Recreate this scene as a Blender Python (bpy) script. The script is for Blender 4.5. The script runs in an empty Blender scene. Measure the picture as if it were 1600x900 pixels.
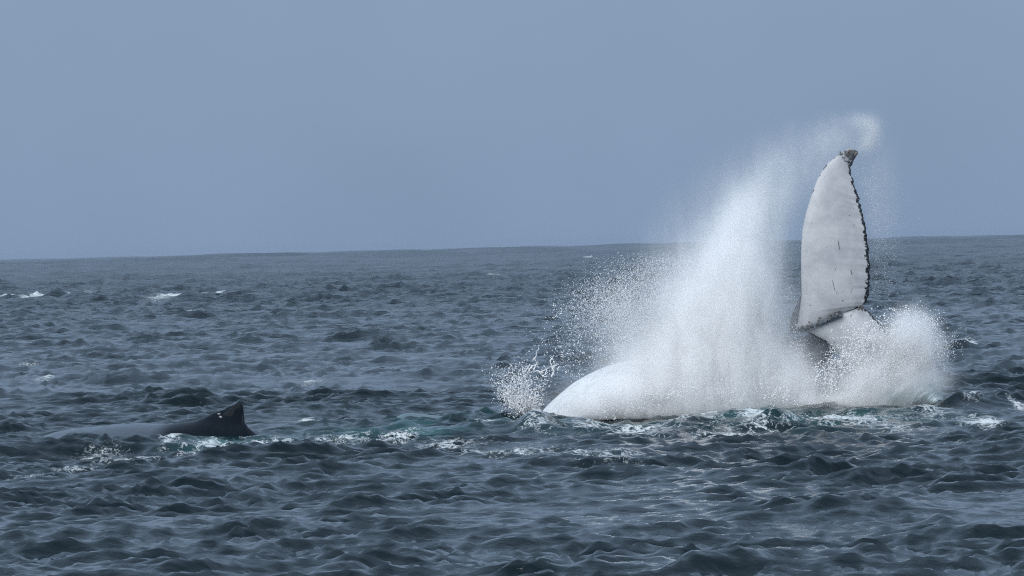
import bpy, math
import numpy as np

# ------------------------------------------------------------------ camera, sky, sun, exposure
scene = bpy.context.scene
COL = scene.collection
FPX, CAM_H = 6400.0, 2.54            # focal length in pixels of a 1600 wide frame, eye height (m)
ROLL, PITCH = math.radians(-1.432), math.radians(-0.610)

cam_data = bpy.data.cameras.new('camera')
cam_data.sensor_width = 36.0
cam_data.lens = 36.0 * FPX / 1600.0
cam_data.clip_start, cam_data.clip_end = 0.5, 30000.0
cam_data.dof.use_dof = True
cam_data.dof.focus_distance = 59.0
cam_data.dof.aperture_fstop = 18.0
cam = bpy.data.objects.new('camera', cam_data)
COL.objects.link(cam)
from mathutils import Matrix, Vector
RM = Matrix.Rotation(math.radians(90) + PITCH, 4, 'X') @ Matrix.Rotation(ROLL, 4, 'Z')
cam.matrix_world = Matrix.Translation((0, 0, CAM_H)) @ RM
scene.camera = cam
R3 = np.array(RM.to_3x3())

SUN_EL, SUN_AZ = math.radians(46), math.radians(-32)    # sun high, behind the camera's left shoulder side
world = bpy.data.worlds.new('World')
scene.world = world
world.use_nodes = True
nt = world.node_tree
nt.nodes.clear()
W = lambda t: nt.nodes.new(t)
out = W('ShaderNodeOutputWorld')
bg1 = W('ShaderNodeBackground')
sky = W('ShaderNodeTexSky')
sky.sky_type = 'NISHITA'
sky.sun_disc = False
sky.sun_elevation = SUN_EL
sky.sun_rotation = math.radians(180 + 32)
sky.air_density, sky.dust_density, sky.ozone_density = 1.0, 4.0, 2.0
bg1.inputs['Strength'].default_value = 0.05
nt.links.new(sky.outputs[0], bg1.inputs['Color'])
# an even overcast layer: brighter towards the zenith as every overcast sky is
tc = W('ShaderNodeTexCoord')
sep = W('ShaderNodeSeparateXYZ')
nt.links.new(tc.outputs['Generated'], sep.inputs[0])
ramp = W('ShaderNodeValToRGB')
ramp.color_ramp.elements[0].position = 0.0
ramp.color_ramp.elements[0].color = (0.091, 0.128, 0.186, 1)
ramp.color_ramp.elements[1].position = 1.0
ramp.color_ramp.elements[1].color = (0.165, 0.225, 0.295, 1)
nt.links.new(sep.outputs['Z'], ramp.inputs[0])
cl = W('ShaderNodeTexNoise')
cl.inputs['Scale'].default_value = 9.0
cl.inputs['Detail'].default_value = 4.0
nt.links.new(tc.outputs['Generated'], cl.inputs['Vector'])
clr = W('ShaderNodeMapRange')
clr.inputs['From Min'].default_value, clr.inputs['From Max'].default_value = 0.3, 0.7
clr.inputs['To Min'].default_value, clr.inputs['To Max'].default_value = 0.95, 1.05
nt.links.new(cl.outputs['Fac'], clr.inputs['Value'])
bg2 = W('ShaderNodeBackground')
nt.links.new(ramp.outputs[0], bg2.inputs['Color'])
nt.links.new(clr.outputs[0], bg2.inputs['Strength'])
mixs = W('ShaderNodeMixShader')
mixs.inputs[0].default_value = 0.9
nt.links.new(bg1.outputs[0], mixs.inputs[1])
nt.links.new(bg2.outputs[0], mixs.inputs[2])
nt.links.new(mixs.outputs[0], out.inputs['Surface'])

sun_data = bpy.data.lights.new('sun', 'SUN')
sun_data.energy = 1.5
sun_data.angle = math.radians(60)
sun_data.color = (0.97, 0.985, 1.0)
sun = bpy.data.objects.new('sun', sun_data)
COL.objects.link(sun)
sun_dir = Vector((math.sin(SUN_AZ) * math.cos(SUN_EL), -math.cos(SUN_AZ) * math.cos(SUN_EL), math.sin(SUN_EL)))
sun.rotation_euler = sun_dir.to_track_quat('Z', 'Y').to_euler()

vs = scene.view_settings
vs.view_transform = 'Standard'
vs.look = 'None'
vs.exposure = 1.42
vs.gamma = 1.0
vs.use_curve_mapping = False
scene.render.engine = 'CYCLES'
scene.cycles.use_denoising = False
scene.cycles.filter_width = 1.1
scene.cycles.max_bounces = 8
scene.cycles.volume_bounces = 8
scene.cycles.diffuse_bounces = 6
scene.cycles.volume_step_rate = 0.35
scene.cycles.caustics_reflective = False
scene.cycles.caustics_refractive = False
scene.cycles.sample_clamp_indirect = 4.0

# ------------------------------------------------------------------ helpers
def pt(u, v, D):
    """world points at distance Y = D on the line of sight through photo position (u, v)"""
    u, v, D = np.broadcast_arrays(np.asarray(u, float), np.asarray(v, float), np.asarray(D, float))
    d = np.stack([(u - 800) / FPX, -(v - 450) / FPX, -np.ones_like(u)], -1) @ R3.T
    return d * (D / d[..., 1])[..., None] + np.array([0, 0, CAM_H])

def on_sea(u, v):
    """point of the calm sea surface seen at (u, v)"""
    d = R3 @ np.array([(u - 800) / FPX, -(v - 450) / FPX, -1.0])
    return np.array([0, 0, CAM_H]) + d * (-CAM_H / d[2])

def make_mesh(name, verts, faces, smooth=True, attrs=None, mat=None):
    """verts n x 3, faces m x k (k constant) -> linked mesh object"""
    verts = np.ascontiguousarray(verts, np.float32)
    faces = np.ascontiguousarray(faces, np.int32)
    m, k = faces.shape
    me = bpy.data.meshes.new(name)
    me.vertices.add(len(verts))
    me.vertices.foreach_set('co', verts.ravel())
    me.loops.add(m * k)
    me.loops.foreach_set('vertex_index', faces.ravel())
    me.polygons.add(m)
    me.polygons.foreach_set('loop_start', np.arange(0, m * k, k, dtype=np.int32))
    me.polygons.foreach_set('use_smooth', np.full(m, smooth))
    for key, val in (attrs or {}).items():
        a = me.attributes.new(key, 'FLOAT', 'POINT')
        a.data.foreach_set('value', np.ascontiguousarray(val, np.float32).ravel())
    me.update(calc_edges=True)
    me.validate()
    if mat:
        me.materials.append(mat)
    o = bpy.data.objects.new(name, me)
    COL.objects.link(o)
    return o

def tag(o, label=None, category=None, group=None, kind=None):
    for k, v in (('label', label), ('category', category), ('group', group), ('kind', kind)):
        if v:
            o[k] = v
    return o

def grid_faces(nr, nc, wrap=False):
    i = np.arange(nr - 1)[:, None]
    j = np.arange(nc if wrap else nc - 1)[None, :]
    j2 = (j + 1) % nc
    return np.stack([i * nc + j, i * nc + j2, (i + 1) * nc + j2, (i + 1) * nc + j], -1).reshape(-1, 4)

def smooth01(a, b, x):
    t = np.clip((x - a) / (b - a), 0, 1)
    return t * t * (3 - 2 * t)

class Nodes:
    """small helper to write node trees"""
    def __init__(self, name):
        self.mat = bpy.data.materials.new(name)
        self.mat.use_nodes = True
        self.t = self.mat.node_tree
        self.t.nodes.clear()
        self.out = self.n('ShaderNodeOutputMaterial')
    def n(self, typ, ins=None, **props):
        nd = self.t.nodes.new(typ)
        for k, v in props.items():
            setattr(nd, k, v)
        for k, v in (ins or {}).items():
            self.set(nd, k, v)
        return nd
    def set(self, nd, k, v):
        if isinstance(v, bpy.types.NodeSocket):
            self.t.links.new(v, nd.inputs[k])
        else:
            nd.inputs[k].default_value = v
    def math(self, op, a, b=0.0, c=0.0, clamp=False):
        nd = self.n('ShaderNodeMath', operation=op, use_clamp=clamp)
        for i, x in enumerate((a, b, c)):
            self.set(nd, i, x)
        return nd.outputs[0]
    def vmath(self, op, a, b=(0, 0, 0)):
        nd = self.n('ShaderNodeVectorMath', operation=op)
        self.set(nd, 0, a)
        self.set(nd, 1, b)
        return nd.outputs['Value'] if op in ('DOT_PRODUCT', 'LENGTH') else nd.outputs[0]
    def attr(self, name):
        return self.n('ShaderNodeAttribute', attribute_name=name).outputs['Fac']
    def step(self, x, a, b, lo=0.0, hi=1.0):
        return self.n('ShaderNodeMapRange', {'Value': x, 'From Min': a, 'From Max': b, 'To Min': lo, 'To Max': hi},
                      interpolation_type='SMOOTHSTEP').outputs[0]
    def mix(self, f, a, b):
        nd = self.n('ShaderNodeMix', data_type='RGBA')
        self.set(nd, 0, f); self.set(nd, 6, a); self.set(nd, 7, b)
        return nd.outputs[2]
    def noise(self, scale, vec=None, detail=4.0, rough=0.55, dist=0.0):
        nd = self.n('ShaderNodeTexNoise', {'Scale': scale, 'Detail': detail, 'Roughness': rough, 'Distortion': dist})
        if vec is not None:
            self.set(nd, 'Vector', vec)
        return nd.outputs['Fac']
    def coords(self, scale=(1, 1, 1)):
        c = self.n('ShaderNodeTexCoord').outputs['Object']
        return self.vmath('MULTIPLY', c, scale)

rng = np.random.default_rng(11)

# ------------------------------------------------------------------ the sea
def wave_tile(L, N, lmin, lpeak, lmax, theta, spread, rms, seed, omni=0.12, slope=3.6):
    """one periodic patch of wind sea: height, and the sideways pull that sharpens crests"""
    r = np.random.default_rng(seed)
    k1 = np.fft.fftfreq(N, L / N) * 2 * np.pi
    kx, ky = np.meshgrid(k1, k1, indexing='xy')
    k = np.hypot(kx, ky)
    k[0, 0] = 1e-6
    kp = 2 * np.pi / lpeak
    P = np.exp(-1.0 * (kp / k) ** 2) / k ** slope
    P *= smooth01(2 * np.pi / (lmax * 1.3), 2 * np.pi / lmax, k) * (1 - smooth01(2 * np.pi / lmin, 2 * np.pi / (lmin * 0.7), k))
    c = (kx * math.cos(theta) + ky * math.sin(theta)) / k
    P *= omni + np.abs(c) ** spread
    P[0, 0] = 0
    a = np.sqrt(P) * (r.normal(size=(N, N)) + 1j * r.normal(size=(N, N)))
    h = np.fft.ifft2(a)
    s = rms / h.real.std()
    dx = np.fft.ifft2(a * 1j * kx / k).real * s
    dy = np.fft.ifft2(a * 1j * ky / k).real * s
    return L, np.stack([h.real * s, dx, dy], -1).astype(np.float32)

def sample(tile, x, y):
    L, T = tile
    N = T.shape[0]
    fx, fy = (x / L % 1) * N, (y / L % 1) * N
    i, j = np.floor(fx).astype(int), np.floor(fy).astype(int)
    a, b = (fx - i)[..., None], (fy - j)[..., None]
    i, j = i % N, j % N
    i2, j2 = (i + 1) % N, (j + 1) % N
    return (T[j, i] * (1 - a) + T[j, i2] * a) * (1 - b) + (T[j2, i] * (1 - a) + T[j2, i2] * a) * b

TH = math.radians(-78)
TILES = [  # tile, fade start, fade end, crest sharpening
    (wave_tile(97.0, 1024, 2.4, 6.0, 20.0, TH, 2.6, 0.046, 3), 900, 2500, 0.9),
    (wave_tile(31.0, 1024, 0.30, 1.2, 3.0, TH + 0.3, 2.4, 0.0285, 5, 0.06, 2.8), 250, 600, 0.58),
    (wave_tile(7.3, 1024, 0.09, 0.35, 0.6, TH - 0.3, 1.2, 0.0100, 7, 0.2, 2.9), 80, 170, 0.5),
]
GUST = wave_tile(61.0, 512, 2.5, 8.0, 25.0, 0.0, 0.0, 1.0, 17, 1.0, 2.6)
SWELL = [(38.0, -1.35, 0.13, 0.4), (27.0, -1.75, 0.10, 2.0), (61.0, -1.1, 0.2, 4.0), (19.0, -1.5, 0.05, 1.0), (74.0, -0.9, 0.12, 0.9), (88.0, -2.0, 0.14, 3.1)]

# local swellings of the water: (x, y, half-width x, half-width y, height)
BUMPS = []
def bump(u, v, ru, ry, h, dD=0.0):
    p = on_sea(u, v)
    BUMPS.append((p[0], p[1] + dD, ru * p[1] / FPX, ry, h))

FOAM = []     # lacy foam: (x, y, rx, ry, strength)
TEAL = []     # aerated pale green water
def foam(u, v, ru, rv, s, store=FOAM):
    p = on_sea(u, v)
    store.append((p[0], p[1], ru * p[1] / FPX, max(0.15, rv * p[1] ** 2 / (CAM_H * FPX)), s))

# crest that throws up in front of the tail, and the lumps beside it
for b in [(1100, 664, 45, 0.7, 0.17), (1150, 662, 45, 0.6, 0.20), (1205, 664, 40, 0.6, 0.17), (1060, 668, 40, 0.7, 0.10),
          (845, 668, 26, 0.5, 0.20), (825, 668, 20, 0.4, 0.10), (760, 660, 50, 0.6, 0.10), (905, 664, 40, 0.6, 0.07), (1310, 660, 90, 0.7, 0.06),
          (1420, 650, 90, 0.7, 0.12), (1520, 636, 60, 0.8, 0.15), (1585, 630, 30, 0.7, 0.22), (1500, 640, 25, .5, .1),
          (90, 466, 22, 2.0, 0.55), (120, 468, 26, 2.0, 0.5), (300, 470, 36, 2.2, 0.45), (330, 468, 14, 1.6, 0.3), (1470, 818, 26, 0.5, 0.07),
          (105, 702, 80, 1.2, -0.11), (190, 702, 110, 1.0, -0.10), (310, 700, 70, 1.0, -0.06), (640, 664, 40, 0.7, 0.05), (490, 690, 60, 0.8, 0.05)]:
    bump(*b)
for f in [(330, 692, 60, 7, 0.72), (270, 690, 20, 5, 0.85), (430, 687, 70, 9, 0.72), (540, 683, 80, 11, 0.75), (620, 680, 60, 12, 0.72), (300, 708, 70, 7, 0.72),
          (200, 718, 70, 5, 0.7), (120, 726, 60, 4, 0.6), (40, 738, 50, 4, 0.75), (160, 700, 60, 4, 0.7), (60, 684, 25, 4, 0.9),
          (480, 655, 30, 6, 0.65), (700, 690, 80, 10, 0.62), (800, 700, 110, 11, 0.66), (910, 706, 90, 11, 0.74), (960, 712, 60, 9, 0.66),
          (845, 664, 40, 9, 0.78), (760, 664, 50, 5, 0.7), (930, 664, 60, 7, 0.7), (1060, 664, 40, 9, 0.8), (1100, 660, 40, 10, 0.72), (1180, 658, 50, 14, 0.95),
          (1230, 660, 30, 9, 0.7), (1320, 658, 120, 7, 0.75), (1150, 672, 120, 7, 0.62), (1000, 672, 80, 8, 0.66), (1400, 662, 60, 6, 0.7), (1460, 650, 60, 5, 0.65),
          (1505, 634, 28, 6, 1.0), (1540, 655, 45, 6, 0.95), (1595, 636, 14, 7, 0.8),
          (85, 462, 20, 5, 1.1), (110, 461, 20, 3, 0.9), (290, 464, 34, 6, 1.0), (330, 460, 12, 4, .9), (8, 464, 16, 4, 1.0), (287, 487, 7, 4, 0.95),
          (772, 434, 12, 3, 0.8), (920, 404, 8, 3, 0.9), (1515, 541, 24, 4, 0.85), (75, 592, 22, 5, 0.75), (40, 572, 30, 4, 0.6), (485, 597, 25, 3, 0.7), (480, 652, 18, 5, .8)]:
    foam(*f)
for f in [(560, 672, 90, 14, 0.55), (660, 668, 70, 12, 0.7), (1120, 655, 60, 10, 1.0), (1190, 655, 60, 12, 1.0), (770, 658, 45, 8, 0.7), (350, 690, 60, 8, .7), (440, 682, 60, 8, .5), (1240, 660, 30, 8, .7), (1300, 656, 160, 8, .6), (1000, 664, 90, 8, .5), (860, 664, 50, 8, .5)]:
    foam(*f, store=TEAL)

def blobs(store, x, y):
    a = np.zeros_like(x)
    for cx, cy, rx, ry, s in store:
        a = np.maximum(a, s * (1.5 if cy > 150 else 1.15) * np.exp(-((x - cx) / rx) ** 2 - ((y - cy) / ry) ** 2))
    return a

def sea_disp(x, y):
    out = np.zeros(x.shape + (3,), np.float32)
    for tile, f0, f1, chop in TILES:
        w = 1 - smooth01(f0, f1, y)
        s = sample(tile, x * (1.0 if tile[0] > 50 else 0.68), y)      # the short chop runs in longer crests across the wind
        sd = float(tile[1][..., 0].std())
        s[..., 0] += 0.16 * (np.minimum(s[..., 0] ** 2 / sd, 4 * sd) - sd)      # peaked crests, flat troughs
        s *= (w * (1 + 0.7 * smooth01(90, 260, y)))[..., None]
        out[..., 2] += s[..., 0]
        out[..., 0] += s[..., 1] * chop
        out[..., 1] += s[..., 2] * chop
    # gusts: some stretches of the sea are livelier than others
    g = np.clip(0.95 + 0.25 * sample(GUST, x, y * 0.6)[..., 0], 0.5, 1.3)
    out *= g[..., None]
    sw = 0.2 + 1.0 * smooth01(90, 420, y) + 4.0 * smooth01(500, 1500, y)
    out[..., 2] -= y ** 2 / (2 * 6371000.0)            # the sea curves away
    for lam, th, amp, ph in SWELL:
        k = 2 * math.pi / lam
        out[..., 2] += sw * amp * 0.6 * np.sin(k * (x * math.cos(th) + y * math.sin(th)) + ph)
    for cx, cy, rx, ry, h in BUMPS:
        m = (np.abs(x - cx) < 4 * rx) & (np.abs(y - cy) < 4 * ry)
        out[..., 2][m] += h * np.exp(-((x[m] - cx) / rx) ** 2 - ((y[m] - cy) / ry) ** 2)
    return out

def build_sea():
    rows = [10.0]
    while rows[-1] < 6500:
        d = rows[-1]
        if d < 28: st = 0.35
        elif d < 72: st = 0.085
        elif d < 110: st = 0.22
        else: st = 0.22 * (d / 110) ** 1.8
        rows.append(d + min(st, 0.06 * d))
    rows = np.array(rows)
    inner = np.linspace(-0.165, 0.165, 520)
    q = 0.165 + 0.75 * np.linspace(0, 1, 30)[1:] ** 2.0
    s = np.concatenate([-q[::-1], inner, q])
    Y, S = np.meshgrid(rows, s, indexing='ij')
    X = S * Y
    d = sea_disp(X, Y)
    V = np.stack([X + d[..., 0], Y + d[..., 1], d[..., 2]], -1)
    fo, te = blobs(FOAM, X, Y), blobs(TEAL, X, Y)
    return make_mesh('sea', V.reshape(-1, 3), grid_faces(len(rows), len(s)), True, {'foam': fo, 'teal': te, 'far': smooth01(52, 260, Y)})

def sea_material():
    m = Nodes('sea_water')
    P = m.coords()
    fo, te, far = m.attr('foam'), m.attr('teal'), m.attr('far')
    # ripples too fine for the mesh
    n1 = m.noise(7.0, P, 4, 0.6)
    n2 = m.noise(1.1, P, 4, 0.6)
    hgt = m.math('ADD', m.math('MULTIPLY', n1, 0.015), m.math('MULTIPLY', n2, m.math('MULTIPLY', far, 0.5)))
    bmp = m.n('ShaderNodeBump', {'Strength': 1.0, 'Distance': 1.0, 'Height': hgt})
    # lacy foam
    r1 = m.math('SUBTRACT', 1.0, m.math('ABSOLUTE', m.math('MULTIPLY_ADD', m.noise(4.5, P, 5, 0.65, 0.8), 4.0, -2.0)), clamp=True)
    r2 = m.math('SUBTRACT', 1.0, m.math('ABSOLUTE', m.math('MULTIPLY_ADD', m.noise(11.0, P, 4, 0.6, 0.6), 4.0, -2.0)), clamp=True)
    lace = m.math('ADD', m.math('MULTIPLY', m.math('POWER', r1, 2.5), 0.65), m.math('MULTIPLY', m.math('POWER', r2, 2.0), 0.4))
    clump = m.noise(1.8, P, 7, 0.75)
    pat = m.math('ADD', m.math('MULTIPLY', lace, 0.6), m.math('MULTIPLY', clump, 0.75))
    thr = m.math('SUBTRACT', 1.12, m.math('MULTIPLY', fo, 0.64))
    ff = m.math('MULTIPLY', m.step(m.math('SUBTRACT', pat, thr), -0.05, 0.34), m.step(fo, 0.04, 0.2, 0, 0.92))
    deep = m.mix(m.noise(0.35, P, 2), (0.0006, 0.0042, 0.0060, 1), (0.0012, 0.0064, 0.0088, 1))
    wat = m.mix(m.math('MULTIPLY', te, m.step(m.noise(1.3, P, 4), 0.25, 0.7), clamp=True), deep, (0.018, 0.085, 0.090, 1))
    col = m.mix(ff, wat, (0.50, 0.54, 0.56, 1))
    rough = m.math('ADD', m.math('ADD', 0.025, m.math('MULTIPLY', far, 0.10)), m.math('MULTIPLY', ff, 0.5))
    b = m.n('ShaderNodeBsdfPrincipled', {'Base Color': col, 'Roughness': rough, 'IOR': 1.333, 'Normal': bmp.outputs[0]})
    m.t.links.new(b.outputs[0], m.out.inputs['Surface'])
    return m.mat

sea = build_sea()
sea.data.materials.append(sea_material())
tag(sea, kind='structure')

# ------------------------------------------------------------------ whale skin
def whale_a_material():
    m = Nodes('pale_whale_skin')
    P = m.coords()
    dl, dr, tp, dark = m.attr('lead'), m.attr('trail'), m.attr('tip'), m.attr('dark')
    n = m.noise(7.0, P, 6, 0.7)
    nf = m.noise(22.0, P, 4, 0.7)
    lead = m.step(m.math('ADD', dl, m.math('MULTIPLY', m.math('SUBTRACT', n, m.step(tp, 0.55, 0.95, 0.62, 0.50)), -0.30)), 0.006, 0.016, 1, 0)
    trail = m.step(m.math('ADD', dr, m.math('MULTIPLY', m.math('SUBTRACT', nf, 0.5), -0.16)), 0.035, 0.05, 1, 0)
    tipd = m.step(m.math('ADD', tp, m.math('MULTIPLY', m.math('SUBTRACT', nf, 0.5), 0.22)), 0.915, 0.94)
    # scattered scars and specks
    spk = m.math('MULTIPLY', m.step(m.noise(16.0, P, 2, 0.5), 0.69, 0.73), m.step(m.noise(3.0, P, 2), 0.45, 0.6))
    sc = m.n('ShaderNodeTexWave', {'Vector': P, 'Scale': 1.1, 'Distortion': 9.0, 'Detail': 3.0}).outputs['Fac']
    scr = m.math('MULTIPLY', m.step(sc, 0.985, 0.998), m.step(m.noise(4.0, P, 2), 0.60, 0.66))
    k = m.math('MAXIMUM', m.math('MAXIMUM', lead, trail), m.math('MAXIMUM', tipd, m.math('MULTIPLY', m.math('MAXIMUM', spk, scr), 0.7)))
    dk = m.step(m.math('ADD', dark, m.math('MULTIPLY', m.math('SUBTRACT', n, 0.5), 0.9)), 0.42, 0.6)
    white = m.mix(m.step(m.noise(2.2, P, 6, 0.68), 0.3, 0.7), (0.30, 0.315, 0.335, 1), (0.425, 0.435, 0.45, 1))  # fluke skin darker than the belly: its shade is put into the colour
    white = m.mix(m.attr('belly'), white, m.mix(m.step(m.noise(1.4, P, 6, 0.7, 0.5), 0.56, 0.66), m.mix(m.step(n, 0.35, 0.6), (0.48, 0.51, 0.53, 1), (0.62, 0.65, 0.66, 1)), (0.36, 0.40, 0.43, 1)))
    c = m.mix(dk, white, (0.075, 0.092, 0.115, 1))
    c = m.mix(k, c, (0.012, 0.014, 0.017, 1))
    bmp = m.n('ShaderNodeBump', {'Strength': 0.12, 'Distance': 0.02, 'Height': m.noise(6.0, P, 3)})
    b = m.n('ShaderNodeBsdfPrincipled', {'Base Color': c, 'Roughness': 0.38, 'IOR': 1.38, 'Normal': bmp.outputs[0]})
    m.t.links.new(b.outputs[0], m.out.inputs['Surface'])
    return m.mat

def resample(pts, n, kind='linear'):
    pts = np.asarray(pts, float)
    d = np.concatenate([[0], np.cumsum(np.hypot(*np.diff(pts[:, :2], axis=0).T))])
    t = np.linspace(0, d[-1], n)
    return np.stack([np.interp(t, d, pts[:, c]) for c in range(pts.shape[1])], -1)

def soften(a, it=3):
    a = a.copy()
    for _ in range(it):
        a[1:-1] = 0.25 * a[:-2] + 0.5 * a[1:-1] + 0.25 * a[2:]
    return a

def lobe(Lp, Rp, n, nc, D0, dD, thick, serr, seed, droop=0.0):
    """one half of the flukes: an aerofoil plate between its leading and trailing edge"""
    r = np.random.default_rng(seed)
    L, R = soften(resample(Lp, n), 3), soften(resample(Rp, n), 1)
    t = np.linspace(0, 1, n)
    chord = np.hypot(*(R - L).T) / FPX * D0
    # ragged trailing edge
    j = soften(r.normal(size=n), 1) * serr
    R[:, 0] += j * np.clip(np.minimum(t * 12, (1 - t) * 12), 0, 1)
    c = 0.5 - 0.5 * np.cos(np.linspace(0, np.pi, nc))
    UV = L[:, None, :] * (1 - c)[None, :, None] + R[:, None, :] * c[None, :, None]
    prof = (2.2 * np.sqrt(c) * (1 - c) + 0.05)[None, :]
    th = np.minimum(thick * (1 - 0.75 * t), chord * 0.3)[:, None] * prof * 0.5 + 0.008
    th[-1] *= 0.3
    mid = D0 + (dD(t))[:, None] + droop * (c[None, :] - 0.5) ** 2 * chord[:, None]
    A = pt(UV[..., 0], UV[..., 1], mid - th)
    B = pt(UV[..., 0], UV[..., 1], mid + th)
    ring = np.concatenate([A, B[:, ::-1]], 1)
    cc = np.concatenate([c, c[::-1]])
    at = dict(lead=(cc[None] * chord[:, None]), trail=((1 - cc)[None] * chord[:, None]), tip=np.repeat(t[:, None], 2 * nc, 1))
    return ring, at

def build_whale_a():
    V, F, AT = [], [], {'lead': [], 'trail': [], 'tip': [], 'dark': [], 'belly': []}
    off = 0
    def add(ring, at, caps=True):
        nonlocal off
        nr, nc = ring.shape[:2]
        V.append(ring.reshape(-1, 3))
        F.append(grid_faces(nr, nc, True) + off)
        for k in AT:
            AT[k].append(np.broadcast_to(at.get(k, np.float64(0)), (nr, nc)).ravel())
        off += nr * nc
    # tail stock and belly: slices along the back
    prof = np.array([  # u, top v, half height m, half depth m, D, darkness
        (800, 690, 0.10, 0.15, 61.05, 0), (828, 668, 0.25, 0.40, 61.05, 0), (842, 649, 0.38, 0.58, 61.05, 0), (853, 636, 0.50, 0.70, 61.05, 0), (873, 617, 0.62, 0.80, 61.05, 0),
        (897, 598, 0.72, 0.86, 61.05, 0), (923, 583, 0.78, 0.9, 61.05, 0), (947, 572.5, 0.80, 0.9, 61.05, 0), (973, 565.5, 0.80, 0.9, 61.05, 0),
        (1003, 558, 0.78, 0.85, 61.05, 0), (1030, 546, 0.74, 0.78, 61.05, 0), (1060, 534, 0.68, 0.7, 61.05, 0.0), (1100, 526, 0.60, 0.6, 61.05, 0.0),
        (1150, 525, 0.50, 0.5, 60.9, 0), (1200, 528, 0.40, 0.42, 60.7, 0.3), (1240, 527, 0.34, 0.36, 60.5, 1), (1270, 520, 0.30, 0.28, 60.25, 1), (1296, 512, 0.22, 0.18, 60.1, 1),
        (1312, 506, 0.12, 0.10, 60.0, 1), (1320, 503, 0.03, 0.03, 59.97, 1)])
    p = soften(resample(prof, 110), 3)
    ang = np.linspace(0, 2 * np.pi, 48, endpoint=False)
    base = pt(p[:, 0], p[:, 1], p[:, 4])
    r2 = np.random.default_rng(4)
    lump = 1 + 0.015 * soften(r2.normal(size=(110, 48)), 6)
    ring = np.stack([np.repeat(base[:, :1], 48, 1),
                     base[:, 1:2] + p[:, 3:4] * np.cos(ang)[None] * lump,
                     base[:, 2:3] - p[:, 2:3] + p[:, 2:3] * np.sin(ang)[None] * lump], -1)
    add(ring, dict(lead=np.float64(9), trail=np.float64(9), tip=np.float64(0), dark=np.repeat(p[:, 5:6], 48, 1), belly=np.float64(1)))
    # upper lobe
    Lp = [(1240, 520), (1246, 506), (1250, 480), (1252.5, 462), (1251.5, 427), (1251.5, 391), (1253.5, 360), (1259, 333), (1267, 307), (1278, 277), (1291, 257), (1308, 243), (1322, 236), (1334, 233.5), (1340, 236)]
    Rp = [(1322, 488), (1342, 480), (1353, 473), (1357, 462), (1359, 436), (1359, 413), (1357, 387), (1353, 360), (1349, 338), (1344, 316), (1338, 298), (1332, 280), (1330, 262), (1334, 250), (1341, 240)]
    ring, at = lobe(Lp, Rp, 150, 26, 59.8, lambda t: -0.10 * np.sin(t * 2.4) + 0.35 * t ** 2, 0.30, 1.3, 21, 0.05)
    at['dark'] = np.float64(0)
    add(ring, at)
    # lower lobe, swung away down to the right into the splash
    Lp = [(1243, 513), (1262, 520), (1289, 533), (1309, 551), (1334, 584), (1366, 626), (1400, 668), (1430, 700)]
    Rp = [(1312, 486), (1342, 479.5), (1356, 485), (1371, 502), (1387, 524), (1404, 548), (1424, 590), (1440, 640), (1434, 701)]
    ring, at = lobe(Lp, Rp, 110, 26, 59.82, lambda t: -0.12 * t, 0.30, 1.0, 23, 0.05)
    at['dark'] = np.float64(0)
    at['lead'] = at['lead'] - 0.035
    at['trail'] = at['trail'] + 0.02
    add(ring, at)
    # dark root of the leading edge, folding back to the tail stock
    Lp = [(1234, 522), (1234, 506), (1239, 488), (1247, 470), (1252, 457)]
    Rp = [(1254, 517), (1258, 500), (1259, 485), (1257, 470), (1253.5, 457)]
    ring, at = lobe(Lp, Rp, 40, 14, 59.85, lambda t: 0 * t, 0.16, 0.4, 25)
    add(ring, dict(lead=np.float64(9), trail=np.float64(9), tip=np.float64(0), dark=np.float64(1)))
    # crease between the lobes: a low ridge of skin
    n = 60
    t = np.linspace(0, 1, n)
    uu, vv = 1243 + 74 * t, 516.5 - 27 * t + 3 * np.sin(t * 3)
    w = (2.6 * (1 - t) ** 0.7 + 1.0) * (1 + 0.5 * r2.normal(size=n).clip(-1, 1.5))
    a2 = np.linspace(0, 2 * np.pi, 8, endpoint=False)
    c0 = pt(uu, vv, 59.8 - 0.13)
    ring = c0[:, None, :] + np.stack([0 * a2, 0.05 * np.cos(a2), 0 * a2], -1)[None] + np.stack([np.zeros((n, 8)), np.zeros((n, 8)), np.sin(a2)[None] * (w / 107)[:, None]], -1)
    add(ring, dict(lead=np.float64(9), trail=np.float64(9), tip=np.float64(0), dark=np.float64(1)))
    for k in AT:
        AT[k] = np.concatenate(AT[k])
    return make_mesh('humpback_whale', np.concatenate(V), np.concatenate(F), True, AT, whale_a_material())

whale_a = build_whale_a()
tag(whale_a, 'white bellied whale with one tall pale tail fluke raised out of spray', 'whale')

# barnacles on the fluke: clusters at the tip, along the crease and in the notch
def barnacle_material(name, c):
    m = Nodes(name)
    n = m.noise(60, m.coords(), 3)
    b = m.n('ShaderNodeBsdfPrincipled', {'Base Color': m.mix(n, c, tuple(x * 0.5 for x in c[:3]) + (1,)), 'Roughness': 0.8})
    m.t.links.new(b.outputs[0], m.out.inputs['Surface'])
    return m.mat

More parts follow.
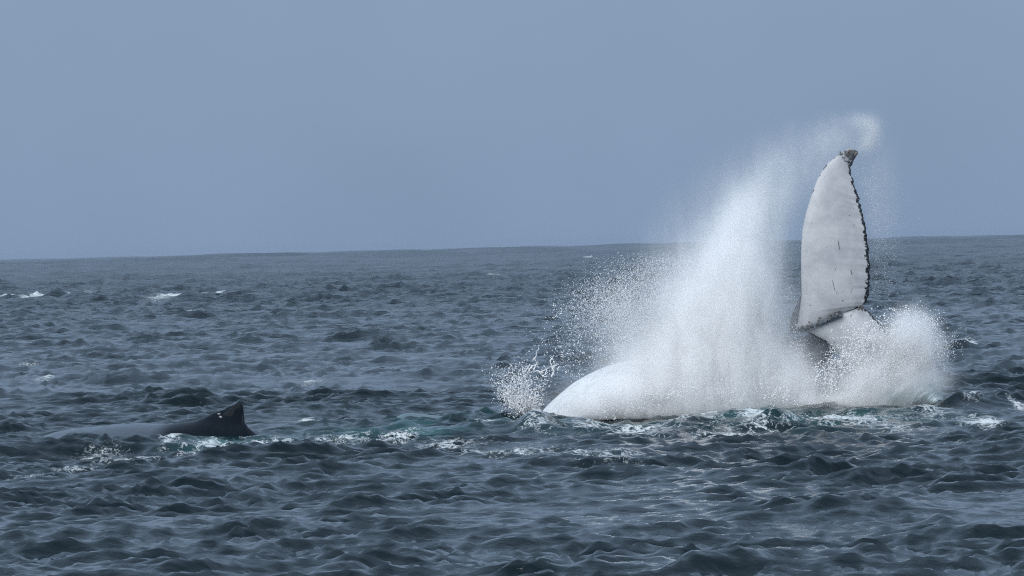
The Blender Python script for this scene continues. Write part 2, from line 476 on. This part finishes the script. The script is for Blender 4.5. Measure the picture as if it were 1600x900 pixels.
def barnacle_mesh(mat):
    a = np.linspace(0, 2 * np.pi, 7, endpoint=False)
    prof = [(1.0, 0.0), (0.8, 0.6), (0.5, 1.0), (0.35, 0.85)]
    ring = np.stack([np.stack([r * np.cos(a), -z + 0 * a, r * np.sin(a)], -1) for r, z in prof])
    o = make_mesh('barnacle', ring.reshape(-1, 3), grid_faces(4, 7, True), False, None, mat)
    return o
BM = [barnacle_material('barnacle_grey', (0.16, 0.16, 0.15, 1)), barnacle_material('barnacle_cream', (0.45, 0.41, 0.35, 1))]
bsrc = [barnacle_mesh(b) for b in BM]
spots = []
for _ in range(26):
    spots.append((rng.normal(1326, 7), rng.normal(240, 2.6), 59.98, 0.8, 0))
for q in ((1325, 235), (1328, 233.5)):
    spots.append((*q, 59.93, 1.25, 1))
for _ in range(22):
    t = rng.random()
    spots.append((1247 + 68 * t, 513 - 26 * t + rng.normal(0, 2.5), 59.62, 0.9, 0))
for _ in range(10):
    spots.append((rng.normal(1346, 3), rng.normal(480, 2.5), 59.68, 0.9, 0))
used = set()
for (u, v, D, s, k) in spots:
    src = bsrc[k]
    o = src if k not in used else src.copy()
    if k in used:
        COL.objects.link(o)
    used.add(k)
    o.parent = whale_a
    o.location = pt(u, v, D)
    sc = s * rng.uniform(0.7, 1.3) * 0.021
    o.scale = (sc, sc * 1.3, sc)
    o.rotation_euler = (rng.normal(0, 0.3), rng.uniform(0, 6), rng.normal(0, 0.3))

# ------------------------------------------------------------------ the second whale: back and dorsal fin
def whale_b_material():
    m = Nodes('dark_whale_skin')
    P = m.coords()
    n = m.noise(3.0, P, 5, 0.65)
    film_sheen = m.attr('film_sheen')
    c = m.mix(film_sheen, m.mix(n, (0.004, 0.006, 0.009, 1), (0.009, 0.013, 0.018, 1)), m.mix(n, (0.026, 0.036, 0.048, 1), (0.050, 0.063, 0.080, 1)))  # paler base under the water film: its sky reflection is put into the colour
    speck = m.step(m.noise(26, P, 3), 0.66, 0.72)
    c = m.mix(m.math('MULTIPLY', speck, m.math('MULTIPLY', film_sheen, 0.3)), c, (0.06, 0.065, 0.07, 1))
    c = m.mix(m.attr('scar'), c, (0.6, 0.6, 0.58, 1))
    bmp = m.n('ShaderNodeBump', {'Strength': 0.5, 'Distance': 0.05, 'Height': m.math('MULTIPLY', m.noise(4, m.coords((1, 0.5, 1)), 4, 0.6, 0.3), m.step(film_sheen, 0, 1, 0.15, 1))})
    b = m.n('ShaderNodeBsdfPrincipled', {'Base Color': c, 'Roughness': m.step(n, 0.3, 0.7, 0.10, 0.26), 'IOR': 1.36, 'Specular IOR Level': m.step(film_sheen, 0, 1, 0.05, 0.5), 'Normal': bmp.outputs[0]})
    m.t.links.new(b.outputs[0], m.out.inputs['Surface'])
    return m.mat

DB = 56.3
def build_whale_b():
    top = np.array([(0, 720), (30, 700), (55, 685), (86, 675), (121, 669), (158, 665.5), (187, 662.7), (218, 661), (247, 662), (267, 662.6), (287, 660), (305, 657.5), (319, 653), (333, 646),
                    (351, 640), (362, 634.5), (368, 631.5), (372, 630.6), (377, 630.8), (379.5, 632), (381, 640), (381.8, 650), (383, 660), (388, 667.5), (398, 676), (408, 684), (425, 705), (440, 730)], float)
    body = np.array([(0, 720), (30, 700), (55, 685), (86, 675), (121, 669), (158, 665.5), (187, 662.7), (218, 661), (247, 662), (267, 663), (287, 661), (305, 659.5), (330, 656), (351, 655), (366, 657),
                     (380, 664), (388, 669), (398, 678), (408, 686), (425, 706), (440, 730)], float)
    u = np.unique(np.concatenate([np.linspace(0, 440, 150), np.linspace(364, 400, 60)]))
    tv = np.interp(u, top[:, 0], top[:, 1])
    bv = np.interp(u, body[:, 0], soften(body[:, 1:2], 1)[:, 0])
    bv = np.maximum(bv, tv)
    bz, tz = pt(u, bv, DB)[:, 2], pt(u, tv, DB)[:, 2]
    x = pt(u, bv, DB)[:, 0]
    Wd = np.interp(u, [0, 150, 245, 290, 340, 400, 440], [1.0, 1.5, 1.35, 0.95, 0.62, 0.45, 0.3])
    q = np.linspace(-1, 1, 61)
    q = np.sign(q) * np.abs(q) ** 1.7
    yy = q[None] * Wd[:, None] * 1.05
    cap = np.clip(1 - (yy / (Wd[:, None] * 1.06)) ** 2, 0, 1) ** 0.62
    floor = -0.55
    Z = floor + (bz[:, None] - floor) * cap
    fin = (tz - bz)[:, None]
    Z = Z + fin * np.exp(-(np.abs(yy) / (0.055 + 0.10 * np.clip(1 - fin / 0.3, 0, 1))) ** 1.8)
    Vv = np.stack([np.repeat(x[:, None], 61, 1), DB + yy, Z], -1)
    U, VV = np.repeat(u[:, None], 61, 1), np.repeat(tv[:, None], 61, 1)
    # a pale scratch below the fin
    zpx = 690 - (Vv[..., 2]) * FPX / DB
    dist = np.abs((U - 343) * 0.75 + (zpx - 655) * -0.6)
    along = np.abs((U - 343) * 0.6 + (zpx - 655) * 0.75)
    scar = ((dist < 0.6) & (along < 6) & (yy < 0)).astype(float) * 0.6
    top_n = Vv.reshape(-1, 3)
    bot = Vv.copy()
    bot[..., 2] = floor - 0.4 * cap
    nr, nc = len(u), 61
    ring = np.concatenate([Vv, bot[:, ::-1][:, 1:-1]], 1)
    sc = np.concatenate([scar, np.zeros((nr, nc - 2))], 1)
    return make_mesh('humpback_whale', ring.reshape(-1, 3), grid_faces(nr, ring.shape[1], True)[:, ::-1], True, {'scar': sc, 'film_sheen': np.repeat(1 - smooth01(235, 275, u)[:, None], ring.shape[1], 1)}, whale_b_material())
whale_b = build_whale_b()
tag(whale_b, 'dark grey whale back with small hooked dorsal fin rolling through foam', 'whale')

# pale flipper of the white whale, awash between the two animals
def build_flipper():
    m = Nodes('pale_awash_skin')
    n = m.noise(4, m.coords(), 5)
    b = m.n('ShaderNodeBsdfPrincipled', {'Base Color': m.mix(n, (0.03, 0.07, 0.08, 1), (0.12, 0.16, 0.17, 1)), 'Roughness': 0.2, 'IOR': 1.34})
    m.t.links.new(b.outputs[0], m.out.inputs['Surface'])
    prof = np.array([(600, 664, .08, .2), (612, 652, .12, .3), (625, 643, .16, .4), (640, 639.5, .18, .42), (660, 642, .17, .42), (690, 645, .15, .4), (720, 645.5, .14, .36), (740, 650, .12, .3), (770, 668, .06, .2)])
    p = soften(resample(prof, 60), 3)
    a = np.linspace(0, 2 * np.pi, 24, endpoint=False)
    base = pt(p[:, 0], p[:, 1] + 5, 60.2)
    ring = np.stack([np.repeat(base[:, :1], 24, 1), base[:, 1:2] + p[:, 3:4] * np.cos(a), base[:, 2:3] - p[:, 2:3] + p[:, 2:3] * np.sin(a)], -1)
    return make_mesh('whale_flipper', ring.reshape(-1, 3), grid_faces(60, 24, True), True, None, m.mat)
flipper = build_flipper()
tag(flipper, 'smooth pale green hump awash in the water between dark fin and spray', 'flipper')

# ------------------------------------------------------------------ spray
def droplet_material():
    m = Nodes('spray_droplets')
    d = m.n('ShaderNodeBsdfDiffuse', {'Color': (0.965, 0.975, 0.985, 1)})
    t = m.n('ShaderNodeBsdfTranslucent', {'Color': (0.965, 0.975, 0.985, 1)})
    mx = m.n('ShaderNodeMixShader', {0: 0.5})
    m.t.links.new(d.outputs[0], mx.inputs[1]); m.t.links.new(t.outputs[0], mx.inputs[2])
    m.t.links.new(mx.outputs[0], m.out.inputs['Surface'])
    return m.mat
DROP = droplet_material()
TET = np.array([(1, 1, 1), (1, -1, -1), (-1, 1, -1), (-1, -1, 1)]) / math.sqrt(3)
TETF = np.array([(0, 1, 2), (0, 3, 1), (0, 2, 3), (1, 3, 2)])
OCT = np.array([(1, 0, 0), (-1, 0, 0), (0, 1, 0), (0, -1, 0), (0, 0, 1), (0, 0, -1)], float)
OCTF = np.array([(0, 2, 4), (2, 1, 4), (1, 3, 4), (3, 0, 4), (2, 0, 5), (1, 2, 5), (3, 1, 5), (0, 3, 5)])

def rand_rot(n):
    q = rng.normal(size=(n, 4))
    q /= np.linalg.norm(q, axis=1)[:, None]
    w, x, y, z = q.T
    return np.stack([1 - 2 * (y * y + z * z), 2 * (x * y - z * w), 2 * (x * z + y * w),
                     2 * (x * y + z * w), 1 - 2 * (x * x + z * z), 2 * (y * z - x * w),
                     2 * (x * z - y * w), 2 * (y * z + x * w), 1 - 2 * (x * x + y * y)], -1).reshape(n, 3, 3)

def drops(name, sets, label, category='spray'):
    """sets: list of (points n x 3, radii n); small ones tetrahedra, larger ones octahedra; one mesh of uncountable spray"""
    V, F, off = [], [], 0
    for P, r in sets:
        keep = P[:, 2] > -0.1
        P, r = P[keep], r[keep]
        big = r > 0.009
        for msk, B, BF in ((~big, TET, TETF), (big, OCT, OCTF)):
            p, rr = P[msk], r[msk]
            if not len(p):
                continue
            M = rand_rot(len(p))
            v = np.einsum('nij,kj->nki', M, B) * rr[:, None, None]
            v[..., 2] *= 1.15
            v += p[:, None, :]
            V.append(v.reshape(-1, 3))
            F.append((BF[None] + (np.arange(len(p)) * len(B))[:, None, None]).reshape(-1, 3) + off)
            off += len(p) * len(B)
    o = make_mesh(name, np.concatenate(V), np.concatenate(F), True, None, DROP)
    return tag(o, label, category, kind='stuff')

def radii(n, lo, hi, p=2.5):
    return lo + (hi - lo) * rng.random(n) ** p

def cloud(n, path, D, depth, tight=2.0, strand=0, dirn=(0, 0), jit=1.0):
    """n points spread round a path of (u, v, left width, right width, weight)"""
    path = np.asarray(path, float)
    d = np.arange(len(path), dtype=float)
    tt = np.linspace(0, len(path) - 1, 400)
    w = np.interp(tt, d, path[:, 4])
    ns = n if not strand else max(1, n // strand)
    t = rng.choice(tt, ns, p=w / w.sum()) + rng.uniform(-0.02, 0.02, ns)
    u0, v0, wl, wr = (np.interp(t, d, path[:, k]) for k in range(4))
    g = rng.normal(size=ns) if tight == 2.0 else np.sign(rng.normal(size=ns)) * rng.random(ns) ** (1 / tight)
    u = u0 + np.where(g < 0, wl, wr) * g
    v = v0 + rng.normal(size=ns) * 6
    y = D + depth * rng.normal(size=ns)
    if strand:
        s = rng.random((ns, strand)) - 0.5
        L = rng.exponential(1.0, ns)[:, None]
        u = (u[:, None] + dirn[0] * s * L + rng.normal(size=s.shape) * jit * 2.2).ravel()
        v = (v[:, None] + dirn[1] * s * L + rng.normal(size=s.shape) * jit * 2.2).ravel()
        y = np.repeat(y, strand) + rng.normal(size=s.size) * 0.02
    return pt(u, v, y)

def filaments(n, uv_fn, D, length, seed, r0=0.016):
    """ropes of water breaking into beads"""
    r = np.random.default_rng(seed)
    P, Rr = [], []
    for _ in range(n):
        u, v, a = uv_fn(r)
        L = int(r.uniform(*length))
        y = D + r.normal() * 0.15
        rad = r0 * r.uniform(0.5, 1.2)
        for i in range(L):
            a += r.normal() * 0.25
            u += math.cos(a) * 1.1; v -= math.sin(a) * 1.1
            P.append((u, v, y)); Rr.append(rad * (0.6 + 0.5 * r.random()) * (1 - 0.4 * i / L))
    P = np.array(P)
    return pt(P[:, 0], P[:, 1], P[:, 2]), np.array(Rr)

def jets(n, per, org, ang, length, curve, D, depth, w0, w1, lo, hi, p=3.0, fall=1.4):
    """torn strands of water: each leaves its origin at an angle, bends with the wind and frays into drops"""
    P, Rr = [], []
    for _ in range(n):
        u, v = org(); a = math.radians(ang()); L = length(u); c = curve()
        k = int(per * rng.uniform(0.4, 1.6))
        t = rng.random(k) ** fall
        g = rng.normal(size=(k, 3)) * (w0 + w1 * t)[:, None]
        uu = u + math.cos(a) * L * t + c * t ** 2 + g[:, 0]
        vv = v - math.sin(a) * L * t + abs(c) * 0.25 * t ** 2 + g[:, 1]
        y = D + rng.normal() * depth + g[:, 2] / 107
        P.append(pt(uu, vv, y)); Rr.append(radii(k, lo, hi, p) * (1.15 - 0.4 * t))
    return np.concatenate(P), np.concatenate(Rr)

# 1. the tall column thrown up behind the belly
colpath = [(1105, 652, 66, 70, 1.7), (1105, 615, 60, 66, 1.7), (1118, 570, 52, 56, 1.4), (1134, 520, 44, 45, 1.1), (1148, 470, 38, 34, 0.85), (1156, 420, 30, 28, 0.60), (1168, 365, 26, 25, 0.30), (1190, 315, 28, 28, 0.13), (1220, 270, 40, 34, 0.10), (1262, 235, 40, 36, 0.07), (1310, 205, 36, 26, 0.05)]
sets = []
P = cloud(52000, colpath, 59.7, 0.3, 2.0); sets.append((P, radii(len(P), 0.003, 0.0065)))
sets.append(jets(95, 420, lambda: (rng.normal(1130, 42), rng.uniform(560, 650)), lambda: rng.normal(83, 7), lambda u: rng.uniform(0.25, 1.0) * (45 + 240 * math.exp(-((u - 1172) / 36) ** 2)), lambda: rng.normal(20, 14), 59.7, 0.25, 2.0, 9.0, 0.0035, 0.010))
sets.append(jets(50, 160, lambda: (rng.uniform(1195, 1240), rng.uniform(570, 640)), lambda: rng.normal(88, 16), lambda u: rng.uniform(20, 90), lambda: rng.normal(4, 8), 59.6, 0.15, 1.5, 4.0, 0.004, 0.013))
sets.append(jets(60, 190, lambda: (rng.uniform(930, 1250), rng.uniform(640, 656)), lambda: rng.normal(90, 28), lambda u: rng.uniform(10, 48), lambda: rng.normal(2, 6), 59.3, 0.12, 1.5, 4.0, 0.004, 0.012))
# heavy white base running along the waterline
P = cloud(46000, [(960, 636, 14, 14, 0.3), (1020, 626, 16, 16, 0.9), (1060, 614, 22, 22, 1), (1100, 614, 22, 22, 1), (1150, 618, 20, 20, 1), (1210, 620, 20, 20, 1), (1250, 632, 16, 16, 0.9)], 59.45, 0.2, 2.0, 20, (4, 22)); sets.append((P, radii(len(P), 0.004, 0.013, 3)))
P = cloud(1100, [(1010, 632, 14, 14, 0.6), (1070, 610, 24, 24, 1), (1130, 600, 30, 30, 1), (1190, 600, 26, 26, 1), (1235, 620, 14, 14, 0.8)], 59.25, 0.1, 2.0, 9, (5, 20), 0.6); sets.append((P, radii(len(P), 0.007, 0.020, 3)))
drops('tail_spray', sets, 'tall white column of spray thrown up beside the raised fluke')

# 2. fan of droplets to the left of the column
fan = [(1040, 560, 40, 50, 1.2), (1010, 520, 45, 50, 1.2), (985, 490, 45, 60, 1.0), (985, 460, 45, 70, 0.8), (1010, 430, 45, 60, 0.45), (1050, 400, 45, 60, 0.25)]
sets = []
P = cloud(38000, fan, 59.9, 0.4); sets.append((P, radii(len(P), 0.0035, 0.009, 3)))
fan2 = [(915, 590, 30, 60, 0.8), (905, 555, 34, 60, 1), (905, 515, 32, 60, 1), (920, 475, 28, 60, 0.7), (945, 440, 24, 60, 0.4)]
P = cloud(3200, fan2, 59.9, 0.3); sets.append((P, radii(len(P), 0.0035, 0.010, 4)))
P = cloud(600, fan2, 59.8, 0.3, 2.0, 5, (10, -10)); sets.append((P, radii(len(P), 0.004, 0.013, 3)))
drops('spray_fan', sets, 'loose fan of fine droplets flying left of the white column')

# 3. small burst beside the belly
sets = []
small = [(818, 648, 16, 14, 1.2), (812, 622, 15, 15, 1.2), (806, 598, 15, 16, 0.8), (806, 580, 18, 30, 0.35), (822, 566, 30, 40, 0.15)]
P = cloud(2600, small, 59.9, 0.12); sets.append((P, radii(len(P), 0.004, 0.012, 3)))
sets.append(jets(34, 130, lambda: (rng.normal(818, 10), rng.uniform(630, 652)), lambda: rng.normal(97, 22), lambda u: rng.uniform(15, 85), lambda: rng.normal(0, 8), 59.9, 0.1, 1.5, 4.0, 0.004, 0.014))
sets.append(filaments(16, lambda r: (r.normal(812, 10), r.normal(600, 14), r.normal(1.5, 0.5)), 59.9, (8, 30), 3))
sets.append(filaments(12, lambda r: (r.uniform(820, 875), r.uniform(570, 590), r.normal(0.7, 0.8)), 59.9, (8, 26), 4))
drops('small_splash', sets, 'small burst of white droplets at the left end of the pale belly')

# 4. the splash under the lower fluke, curling up on the right
sets = []
low = [(1250, 637, 10, 10, 1), (1290, 635, 10, 10, 1), (1330, 626, 12, 12, 1), (1370, 608, 14, 14, 1.1), (1398, 586, 15, 14, 1.0), (1418, 562, 15, 12, 0.7)]
P = cloud(26000, low, 59.45, 0.2); sets.append((P, radii(len(P), 0.004, 0.009, 3)))
fang = lambda: rng.uniform(24, 74)
sets.append(jets(125, 420, lambda: (rng.uniform(1345, 1405), rng.uniform(590, 632)), fang, lambda u: rng.uniform(0.3, 1.0) ** 0.6 * 122, lambda: rng.normal(0, 8), 59.4, 0.15, 2.0, 5.0, 0.004, 0.010, 3.0, 1.0))
sets.append(jets(30, 60, lambda: (rng.uniform(1385, 1415), rng.uniform(560, 600)), lambda: rng.uniform(20, 95), lambda u: rng.uniform(70, 112), lambda: rng.normal(0, 8), 59.4, 0.15, 1.0, 2.5, 0.005, 0.013, 3.0, 0.8))
sets.append(jets(40, 150, lambda: (rng.uniform(1245, 1380), rng.uniform(605, 640)), lambda: rng.normal(80, 25), lambda u: rng.uniform(15, 60), lambda: rng.normal(3, 6), 59.4, 0.12, 1.2, 4.0, 0.004, 0.013))
veil = [(1270, 615, 24, 30, 1), (1310, 585, 26, 30, 1), (1340, 555, 26, 30, 0.9), (1365, 525, 24, 30, 0.8), (1385, 500, 20, 30, 0.6)]
P = cloud(9000, veil, 59.4, 0.15, 2.0, 6, (6, -8)); sets.append((P, radii(len(P), 0.004, 0.012, 3)))
rim = [(1385, 484, 14, 14, 0.6), (1430, 488, 14, 14, 0.8), (1458, 512, 12, 13, 0.9), (1470, 545, 10, 10, 1), (1472, 575, 8, 8, 0.7)]
P = cloud(1300, rim, 59.5, 0.15); sets.append((P, radii(len(P), 0.004, 0.012, 3)))
sets.append(filaments(26, lambda r: (r.uniform(1240, 1300), r.uniform(590, 640), r.normal(1.5, 0.5)), 59.35, (8, 36), 9, 0.013))
drops('fluke_splash', sets, 'white curling splash round the lower fluke on the right')

# 5. water streaming off the fluke tip
tipm = [(1342, 236, 5, 4, 0.4), (1356, 226, 6, 5, 1), (1366, 212, 6, 5, 1), (1366, 200, 7, 5, 1), (1354, 190, 8, 6, 0.7), (1335, 184, 10, 8, 0.4), (1305, 184, 14, 12, 0.3), (1265, 200, 18, 18, 0.2)]
P = cloud(3500, tipm, 60.0, 0.10)
sets = [(P, radii(len(P), 0.002, 0.004, 2))]
P = cloud(3000, [(1352, 260, 14, 22, 0.5), (1365, 310, 14, 22, 1), (1372, 360, 14, 20, 1), (1375, 420, 12, 16, 0.8), (1372, 465, 10, 16, 0.6)], 59.95, 0.15)
sets.append((P, radii(len(P), 0.003, 0.006, 2)))
drops('tip_spray', sets, 'thin curl of spray streaming off the tip of the raised fluke')

# 6. sheet of water lifted at the right foot of the splash
def build_sheet():
    m = Nodes('water_sheet')
    P = m.n('ShaderNodeUVMap').outputs[0] if False else m.coords()
    a = m.attr('across')
    l = m.attr('along')
    cv = m.n('ShaderNodeCombineXYZ', {0: m.math('MULTIPLY', a, 44.0), 1: m.math('MULTIPLY', l, 3.0)}).outputs[0]
    st = m.noise(1.0, cv, 5, 0.65, 0.6)
    f = m.step(st, 0.42, 0.68)
    c = m.mix(f, (0.24, 0.32, 0.33, 1), (0.66, 0.70, 0.71, 1))
    bmp = m.n('ShaderNodeBump', {'Strength': 0.4, 'Distance': 0.04, 'Height': st})
    b = m.n('ShaderNodeBsdfPrincipled', {'Base Color': c, 'Roughness': m.step(f, 0, 1, 0.12, 0.6), 'IOR': 1.333, 'Normal': bmp.outputs[0]})
    m.t.links.new(b.outputs[0], m.out.inputs['Surface'])
    n, k = 60, 40
    t, s = np.linspace(0, 1, n)[:, None], np.linspace(0, 1, k)[None]
    # foot runs along the water, rim fans out to the upper right
    fu, fv = 1345 + 110 * s, 652 - 12 * s
    eu, ev = 1425 + 54 * s ** 0.6, 572 + 58 * s ** 1.8
    u = fu * (1 - t) + eu * t + 2 * np.sin(s * 9 + t * 3) * t
    v = fv * (1 - t) + ev * t - 8 * np.sin(t * np.pi) + 1.2 * np.sin(s * 31) * t
    y = 59.3 + 0.25 * t ** 2 - 0.2 * np.sin(np.pi * t) + 0.012 * np.sin(s * 17)
    A = pt(u, v, y + 0 * s)
    B = A + np.array([0, 0.05, 0])
    V = np.concatenate([A.reshape(-1, 3), B.reshape(-1, 3)])
    g = grid_faces(n, k)
    rim = np.concatenate([np.arange(k - 1)])
    side = []
    N0 = n * k
    edge = [i for i in range(k)] + [r * k + k - 1 for r in range(1, n)] + [(n - 1) * k + c for c in range(k - 2, -1, -1)] + [r * k for r in range(n - 2, 0, -1)]
    for i in range(len(edge)):
        a0, b0 = edge[i], edge[(i + 1) % len(edge)]
        side.append((a0, b0, b0 + N0, a0 + N0))
    F = np.concatenate([g[:, ::-1], g + N0, np.array(side)])
    tt = np.tile(np.broadcast_to(t, (n, k)).ravel(), 2)
    ss = np.tile(np.broadcast_to(s, (n, k)).ravel(), 2)
    o = make_mesh('water_sheet', V, F, True, {'along': tt, 'across': ss}, m.mat)
    return tag(o, 'streaky pale green sheet of water at the right foot of the splash', 'splash', kind='stuff')
build_sheet()

# 7. fine mist: soft volume round the droplets
def build_mist():
    lobes = [  # u, v, radius u, radius v, D, radius depth, density
        (1095, 628, 112, 28, 59.6, 0.4, 32.0), (1105, 580, 84, 42, 59.7, 0.45, 28.0), (1132, 515, 60, 56, 59.8, 0.5, 20.0), (1152, 435, 44, 60, 59.85, 0.5, 8.0),
        (1166, 360, 38, 48, 59.95, 0.5, 3.0), (1195, 305, 42, 38, 60.0, 0.45, 1.2), (1245, 255, 62, 38, 60.0, 0.4, 0.8), (1300, 215, 50, 26, 60.0, 0.3, 0.7),
        (1352, 224, 14, 13, 60.0, 0.2, 1.0), (1363, 208, 12, 18, 60.0, 0.2, 1.6), (1346, 191, 24, 12, 60.0, 0.2, 1.0),
        (1080, 450, 60, 80, 60.0, 0.6, 1.0), (1020, 515, 70, 50, 60.0, 0.5, 0.9), (1135, 345, 65, 70, 60.1, 0.5, 0.35), (1020, 618, 55, 24, 59.5, 0.3, 18.0), (955, 634, 45, 14, 59.6, 0.3, 9.0), (1090, 640, 95, 10, 59.35, 0.2, 22.0),
        (1375, 300, 24, 80, 60.05, 0.3, 0.5), (1424, 550, 28, 34, 59.5, 0.3, 14.0), (1370, 618, 40, 18, 59.4, 0.25, 16.0), (1395, 594, 48, 22, 59.4, 0.3, 24.0), (1300, 633, 75, 14, 59.45, 0.3, 24.0), (1220, 610, 36, 36, 59.5, .3, 16.0), (1425, 508, 24, 22, 59.5, .25, 3.0)]
    m = Nodes('spray_mist')
    P = m.coords()
    tot = None
    for u, v, ru, rv, D, rd, a in lobes:
        c = pt(u, v, D)
        s = (FPX / D / ru, 1 / rd, FPX / D / rv)
        q = m.vmath('MULTIPLY', m.vmath('SUBTRACT', P, tuple(c)), s)
        e = m.math('MULTIPLY', m.math('EXPONENT', m.math('MULTIPLY', m.vmath('DOT_PRODUCT', q, q), -1.0)), a)
        tot = e if tot is None else m.math('ADD', tot, e)
    wisps = m.step(m.noise(2.4, m.vmath('MULTIPLY', P, (1.2, 1.2, 0.5)), 6, 0.66, 0.4), 0.34, 0.66, 0.30, 1.6)
    den = m.math('MULTIPLY', m.math('SUBTRACT', m.math('MULTIPLY', tot, wisps), 0.015), 1.0)
    den = m.math('MAXIMUM', den, 0.0)
    vol = m.n('ShaderNodeVolumePrincipled', {'Color': (0.985, 0.992, 0.998, 1), 'Density': den, 'Anisotropy': 0.1})
    m.t.links.new(vol.outputs[0], m.out.inputs['Volume'])
    lo, hi = pt(760, 668, 60)[[0, 2]], pt(1500, 165, 60)[[0, 2]]
    xs, ys, zs = (lo[0], hi[0]), (58.6, 61.3), (-0.02, hi[1])
    V = np.array([(x, y, z) for z in zs for y in ys for x in xs])
    F = np.array([(0, 2, 3, 1), (4, 5, 7, 6), (0, 1, 5, 4), (2, 6, 7, 3), (0, 4, 6, 2), (1, 3, 7, 5)])
    o = make_mesh('spray_mist', V, F, False, None, m.mat)
    return tag(o, 'soft white mist drifting round the column and the raised fluke', 'mist', kind='stuff')
build_mist()

# ------------------------------------------------------------------ sea haze
def build_haze():
    m = Nodes('sea_haze')
    vol = m.n('ShaderNodeVolumePrincipled', {'Color': (0.36, 0.46, 0.62, 1), 'Density': 0.00006, 'Anisotropy': 0.0})
    m.t.links.new(vol.outputs[0], m.out.inputs['Volume'])
    xs, ys, zs = (-6800, 6800), (-300, 7200), (-3.0, 7.0)
    V = np.array([(x, y, z) for z in zs for y in ys for x in xs])
    F = np.array([(0, 2, 3, 1), (4, 5, 7, 6), (0, 1, 5, 4), (2, 6, 7, 3), (0, 4, 6, 2), (1, 3, 7, 5)])
    return tag(make_mesh('haze', V, F, False, None, m.mat), 'thin blue grey sea haze softening the horizon', 'haze', kind='stuff')
build_haze()
